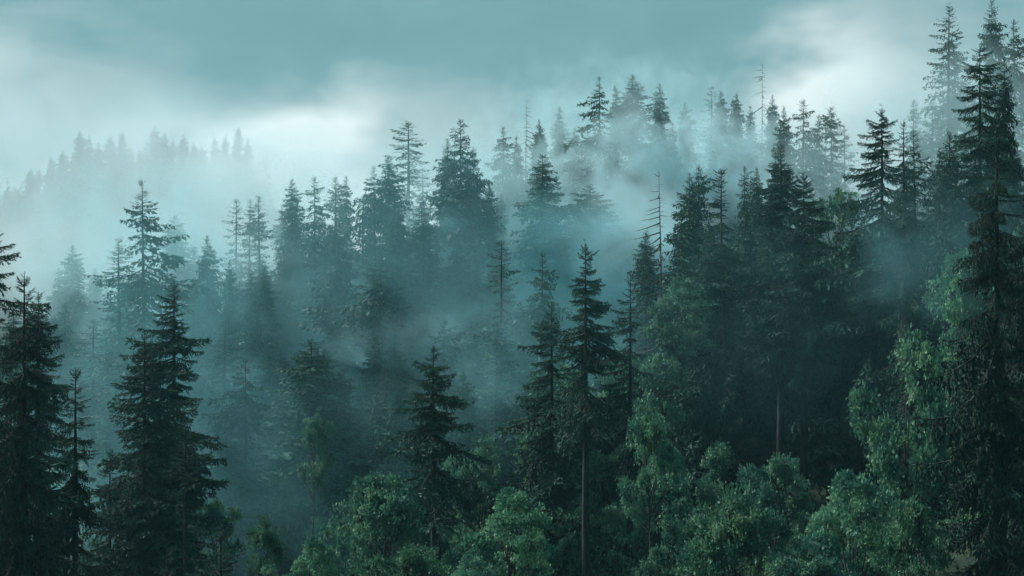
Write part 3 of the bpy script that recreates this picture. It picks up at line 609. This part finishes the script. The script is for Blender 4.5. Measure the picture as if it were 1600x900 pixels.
# ------------------------------------------------------------------ broadleaf trees
def broad_proto(seed, detail):
    """crown roughly 8 m wide, 8 m high, on a 3.5 m stem"""
    r = np.random.default_rng(seed)
    H, R, z0 = 11.5, 4.0, 3.0
    lobes = []
    nl = 24
    for i in range(nl):
        u = r.uniform(-0.9, 1) ; a = i * 2.399 + r.normal() * 0.6; rr = math.sqrt(max(0, 1 - u * u)) * r.uniform(0.35, 1.12)
        lobes.append(np.array([math.cos(a) * rr * R * 0.82, math.sin(a) * rr * R * 0.82, z0 + 4.3 + u * 3.5 * r.uniform(0.8, 1.05)]))
    b = QB()
    sp = np.array([[0, 0, -0.5], [r.normal() * .1, r.normal() * .1, 1.5], [r.normal() * .25, r.normal() * .25, 4.0], [r.normal() * .4, r.normal() * .4, 7.0], [r.normal() * .4, r.normal() * .4, 9.5]])
    V, Q = tube(sp, [0.24, 0.19, 0.14, 0.08, 0.02], 8); b.add(V, Q, 0); tr = b.mesh('trunk', [M_LBARK], True)
    limbs = []; cl = QB(); Pl, Dl, Ll = [], [], []; tw = QB()
    order = sorted(range(nl), key=lambda i: lobes[i][2])
    groups = [order[i::8] for i in range(8)]
    for gsel in groups:
        lb = QB()
        for c in (lobes[i] for i in gsel):
            zs = min(max(c[2] * 0.55, 2.0), 7.5); s0 = np.array([np.interp(zs, sp[:, 2], sp[:, 0]), np.interp(zs, sp[:, 2], sp[:, 1]), zs])
            m = (s0 + c) / 2 + r.normal(size=3) * 0.35 + np.array([0, 0, -0.2]); m2 = (m + c) / 2 + r.normal(size=3) * 0.25
            V, Q = tube([s0, m, m2, c], [0.085, 0.055, 0.035, 0.012], 5); lb.add(V, Q, 0)
            nt = 14 if detail > 1 else 9
            lr = r.uniform(0.65, 1.35)
            for j in range(nt):
                d = r.normal(size=3); d[2] = d[2] * 0.8 + 0.25; d /= np.linalg.norm(d)
                e = c + d * lr * r.uniform(0.6, 1.15) * np.array([1, 1, 0.8])
                if detail > 1 and j % 2 == 0:
                    V, Q = tube([c, (c + e) / 2 + r.normal(size=3) * 0.1, e], [0.018, 0.012, 0.004], 3); lb.add(V, Q, 0)
                n = int(r.integers(30, 90)) if detail > 1 else int(r.integers(14, 32))
                off = r.normal(size=(n, 3)) * np.array([0.21, 0.21, 0.12]) * r.uniform(0.6, 1.4)
                Pl.append(e + off); dd = unit(off + d * 0.3 + r.normal(size=(n, 3)) * 0.35 + np.array([0, 0, 0.05])); Dl.append(dd)
                Ll.append(r.uniform(0.10, 0.30, n) * (1 if detail > 1 else 1.5))
        limbs.append(lb.mesh('limb', [M_LBARK], True))
    P, D, L = np.concatenate(Pl), np.concatenate(Dl), np.concatenate(Ll)
    V, Q = leaves(P, D, L, L * 0.34, r)
    return tr, limbs, quads_mesh('crown', V, Q, [M_LEAF]), H, R
BP = {1: [broad_proto(500 + i, 2) for i in range(4)], 0: [broad_proto(520 + i, 1) for i in range(3)]}
def place_broad(px, py, Y, w, h, near, label, seed, group):
    r = np.random.default_rng(seed); tr, limbs, cr, H0, R0 = BP[near][seed % len(BP[near])]
    top = at(px, py, Y); g = float(ground(top.x, top.y)[0]) - 0.2; H = max(top.z - g, 4)
    sx = w / 2 / F * Y / R0 * 0.95
    ch = min(h, 1.6 * w) / F * Y; sz = min(H / H0, max(ch / 7.5 * 1.15, 0.62 * H / H0 if label.startswith('one of') else 0.35 * H / H0))
    t = root('broadleaf_tree', (top.x, top.y, g), label, 'broadleaf tree', group)
    t.rotation_euler = (r.normal() * 0.03, r.normal() * 0.03, r.uniform(0, 6.28))
    lift = H - H0 * sz
    o = link('trunk', tr, t); o.scale = (sx, sx, H / H0)
    for l in limbs: o = link('limb', l, t); o.scale = (sx, sx, sz); o.location = (0, 0, lift)
    o = link('crown', cr, t); o.scale = (sx, sx, sz); o.location = (0, 0, lift)
for i, b in enumerate(B): place_broad(*b, 900 + i, "broadleaf trees among the spruces")
rb = np.random.default_rng(77)
def bzone(n, x0, x1, Yr, py_min, w, seed, label, group):
    r = np.random.default_rng(seed)
    for i in range(n):
        px = r.uniform(x0, x1); Y = r.uniform(*Yr); x = (px - 800) / F * Y; g = float(ground(x, Y)[0]); H = r.uniform(7, 11)
        py = max(450 - (g + H) / Y * F, py_min + r.uniform(-30, 100)); ww = r.uniform(*w) * 70 / Y
        if py > 895: continue
        place_broad(px, py, Y, ww, ww * 1.2, 0, label, seed * 10 + i, group)
bzone(26, 130, 700, (72, 112), 700, (100, 140), 61, "one of the hazy broadleaf trees filling the blue hollow", "broadleaf trees in the blue hollow")
bzone(18, 700, 1080, (80, 98), 690, (100, 150), 62, "one of the shaded broadleaf trees filling the floor of the central wood", "broadleaf trees on the central floor")
bzone(9, 1080, 1620, (62, 82), 740, (110, 150), 63, "one of the shaded broadleaf trees low beneath the dark stand", "broadleaf trees beneath the dark stand")

# within each crowd the ones at its edges get a label of their own
crowd = {}
for o in C.objects:
    l = o.get('label', '')
    if l.startswith('one of the '): crowd.setdefault(l, []).append(o)
for l, os_ in crowd.items():
    if len(os_) < 6: continue
    ang = lambda o: o.location.x / o.location.y
    def tall(o): return (o.location.z + 26 * max(c.scale.z for c in o.children)) / o.location.y
    left = set(os_)
    for word, key in (('leftmost', lambda o: ang(o)), ('rightmost', lambda o: -ang(o)), ('highest-topped', lambda o: -tall(o)), ('lowest-topped', lambda o: tall(o)), ('widest', lambda o: -max(c.scale.x for c in o.children))):
        b = min(sorted(left, key=lambda o: o.name), key=key); left.discard(b); b['label'] = l.replace('one of', word + ' of', 1)
    for o in left: o['label'] = l.replace('one of the ', 'one of the inner ', 1)

# undergrowth, one mass
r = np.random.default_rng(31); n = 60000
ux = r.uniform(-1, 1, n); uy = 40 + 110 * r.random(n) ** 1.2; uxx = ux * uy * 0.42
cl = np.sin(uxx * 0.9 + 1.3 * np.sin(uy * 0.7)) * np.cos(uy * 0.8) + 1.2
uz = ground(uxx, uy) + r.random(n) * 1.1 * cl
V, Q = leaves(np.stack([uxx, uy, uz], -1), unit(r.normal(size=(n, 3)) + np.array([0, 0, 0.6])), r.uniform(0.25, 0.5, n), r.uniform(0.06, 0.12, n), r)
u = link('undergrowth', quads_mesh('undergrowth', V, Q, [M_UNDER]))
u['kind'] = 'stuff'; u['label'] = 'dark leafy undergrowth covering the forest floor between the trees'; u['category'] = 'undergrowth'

# ------------------------------------------------------------------ haze and drifting mist
def vol_mat(name, color, density, noise=None, thresh=0.42, aniso=0.25, scale=(1, 1, 1), seed=0.0, emis=None):
    m, N, L = mat(name); out = N.new('ShaderNodeOutputMaterial'); v = N.new('ShaderNodeVolumePrincipled')
    v.inputs['Color'].default_value = (*color, 1); v.inputs['Anisotropy'].default_value = aniso; v.inputs['Density'].default_value = density
    L.new(v.outputs[0], out.inputs['Volume'])
    if noise:
        def mth(op, a, b=None, clamp=False):
            n = N.new('ShaderNodeMath'); n.operation = op; n.use_clamp = clamp
            for i, q in enumerate((a, b)):
                if q is None: continue
                if isinstance(q, (int, float)): n.inputs[i].default_value = q
                else: L.new(q, n.inputs[i])
            return n.outputs[0]
        tc = N.new('ShaderNodeTexCoord')
        ln = N.new('ShaderNodeVectorMath'); ln.operation = 'LENGTH'; L.new(tc.outputs['Object'], ln.inputs[0])
        mp = N.new('ShaderNodeMapping'); mp.inputs['Scale'].default_value = scale; mp.inputs['Location'].default_value = (seed, seed * 0.7, seed * 1.3)
        L.new(tc.outputs['Object'], mp.inputs[0])
        nz = N.new('ShaderNodeTexNoise'); nz.inputs['Scale'].default_value = noise; nz.inputs['Detail'].default_value = 4.0; nz.inputs['Roughness'].default_value = 0.55; nz.inputs['Distortion'].default_value = 0.8
        L.new(mp.outputs[0], nz.inputs[0])
        inner = mth('SUBTRACT', 1.0, ln.outputs['Value'])
        q = mth('ADD', mth('MULTIPLY', inner, 1.1), mth('MULTIPLY', mth('SUBTRACT', nz.outputs[0], thresh + 0.12), 3.2))
        body = N.new('ShaderNodeMapRange'); body.interpolation_type = 'SMOOTHSTEP'
        body.inputs['From Min'].default_value = 0.0; body.inputs['From Max'].default_value = 1.25
        L.new(q, body.inputs['Value'])
        edge = N.new('ShaderNodeMapRange'); edge.interpolation_type = 'SMOOTHSTEP'
        edge.inputs['From Min'].default_value = 0.0; edge.inputs['From Max'].default_value = 0.40
        L.new(inner, edge.inputs['Value'])
        L.new(mth('MULTIPLY', mth('MULTIPLY', body.outputs[0], edge.outputs[0]), density), v.inputs['Density'])
    return m
def ico():
    import bmesh
    bm = bmesh.new(); bmesh.ops.create_icosphere(bm, subdivisions=3, radius=1.0)
    me = bpy.data.meshes.new('mist_bank'); bm.to_mesh(me); bm.free(); return me
ICO = ico()
HAZE_COL = (0.36, 0.80, 0.90)
GREY = (0.82, 0.935, 0.965); WHITE = (0.64, 0.90, 0.96); TEAL = (0.38, 0.85, 0.95); PALE = (0.64, 0.89, 0.94)
# centre px, py, Y, half width px, half height px, half depth m, density, colour, noise scale, threshold, label
MIST = [
 (180, 720, 102, 460, 330, 14, 0.026, TEAL, 1.6, 0.38, "blue mist filling the hollow behind the dark trees at the left"),
 (560, 680, 121, 420, 220, 8, 0.048, TEAL, 1.5, 0.36, "pale wisp of mist drifting over the hollow in the lower middle"),
 (620, 520, 122, 150, 60, 6, 0.070, WHITE, 1.4, 0.40, "torn pale wisp of mist above the lone lower-middle spruce"),
 (400, 590, 142, 500, 230, 8, 0.040, TEAL, 1.7, 0.37, "teal mist among the spruces of the middle slope"),
 (520, 520, 176, 500, 250, 10, 0.070, PALE, 1.7, 0.37, "mist rolling over the crest of the middle slope"),
 (200, 430, 205, 360, 150, 20, 0.040, GREY, 1.4, 0.33, "white mist behind the prominent tall spruce"),
 (540, 310, 232, 300, 150, 22, 0.030, GREY, 1.4, 0.34, "brightest white mist bank rising behind the middle slope"),
 (860, 450, 150, 320, 190, 8, 0.095, TEAL, 1.6, 0.37, "thin mist across the upper slope"),
 (800, 330, 177, 300, 190, 7, 0.130, PALE, 1.7, 0.37, "mist curling between the trees below the bare pole"),
 (1000, 370, 162, 170, 120, 10, 0.110, WHITE, 1.5, 0.36, "white mist pocket behind the dead snag"),
 (1060, 270, 185, 330, 130, 5, 0.220, WHITE, 1.5, 0.37, "white mist swallowing the foot of the upper ridge"),
 (1010, 220, 221, 330, 150, 6, 0.120, PALE, 1.5, 0.36, "pale mist trailing along the back of the upper ridge"),
 (1350, 190, 235, 150, 160, 20, 0.045, GREY, 1.4, 0.34, "white plume of mist rising behind the steep wood"),
 (1500, 240, 116, 240, 230, 8, 0.065, PALE, 1.5, 0.36, "thin teal mist between the trees of the steep wood"),
 (180, 330, 400, 560, 240, 36, 0.026, GREY, 1.8, 0.30, "grey cloud lying in front of the far slope"),
 (400, 300, 430, 190, 130, 30, 0.040, GREY, 1.4, 0.30, "white cloud hiding the end of the far slope"),
 (850, 560, 97, 260, 170, 5, 0.045, TEAL, 1.6, 0.36, "thin mist behind the sharp-tipped central spruce"),
 (1290, 330, 136, 180, 190, 8, 0.08, PALE, 1.6, 0.36, "teal mist in the gap behind the massive dark stand"),
 (700, 640, 89, 260, 260, 5, 0.020, TEAL, 1.5, 0.37, "mist between the lone lower-middle spruce and the dim ones behind it"),
 (380, 760, 94, 380, 260, 7, 0.026, TEAL, 1.5, 0.37, "blue mist hanging in front of the large full spruce in the hollow"),
 (580, 400, 121, 460, 260, 6, 0.026, TEAL, 1.3, 0.28, "light veil of mist in front of the big conical spruces of the middle slope"),
 (950, 200, 196, 300, 170, 6, 0.060, PALE, 1.5, 0.37, "veil of mist threading the peak group of the upper ridge"),
 (230, 400, 148, 280, 210, 7, 0.090, PALE, 1.4, 0.32, "pale mist veiling the broad hazy spruce behind the prominent tall one"),
 (230, 440, 107, 260, 230, 5, 0.040, TEAL, 1.4, 0.32, "thin mist in front of the prominent tall spruce"),
 (1150, 480, 76, 420, 330, 6, 0.005, TEAL, 1.4, 0.32, "barely there teal air in front of the dense dark stand"),
 (1480, 400, 76, 200, 200, 5, 0.030, TEAL, 1.6, 0.36, "faint mist between the huge shaggy spruce and the steep wood"),
]
for i, (px, py, Y, hw, hh, hd, den, col, ns, th, lab) in enumerate(MIST):
    o = link('mist_bank', ICO.copy()); c = at(px, py, Y); o.location = c
    sc = Vector((hw / F * Y, hd, hh / F * Y)); o.scale = sc
    k = min(sc)
    o.data.materials.clear(); o.data.materials.append(vol_mat('mist_%d' % i, col, den, ns, th, 0.15, tuple(s / k * 0.8 for s in sc), 3.7 * i + 1.0))
    o['kind'] = 'stuff'; o['label'] = lab; o['category'] = 'mist'
zt = 66.0; zb = GMIN - 1.5
import bmesh
bm = bmesh.new(); bmesh.ops.create_cube(bm, size=1.0)
me = bpy.data.meshes.new('haze'); bm.to_mesh(me); bm.free(); me.materials.append(vol_mat('haze_air', HAZE_COL, 0.00022))
hz = link('haze', me); hz.scale = (1300, 920, zt - zb); hz.location = (0, 345, (zt + zb) / 2)
hz['kind'] = 'stuff'; hz['label'] = 'thin teal haze filling the air over the whole wood'; hz['category'] = 'haze'
print('GMIN', GMIN, 'objects', len(bpy.data.objects), 'tris', sum(len(m.polygons) * 2 for m in bpy.data.meshes))
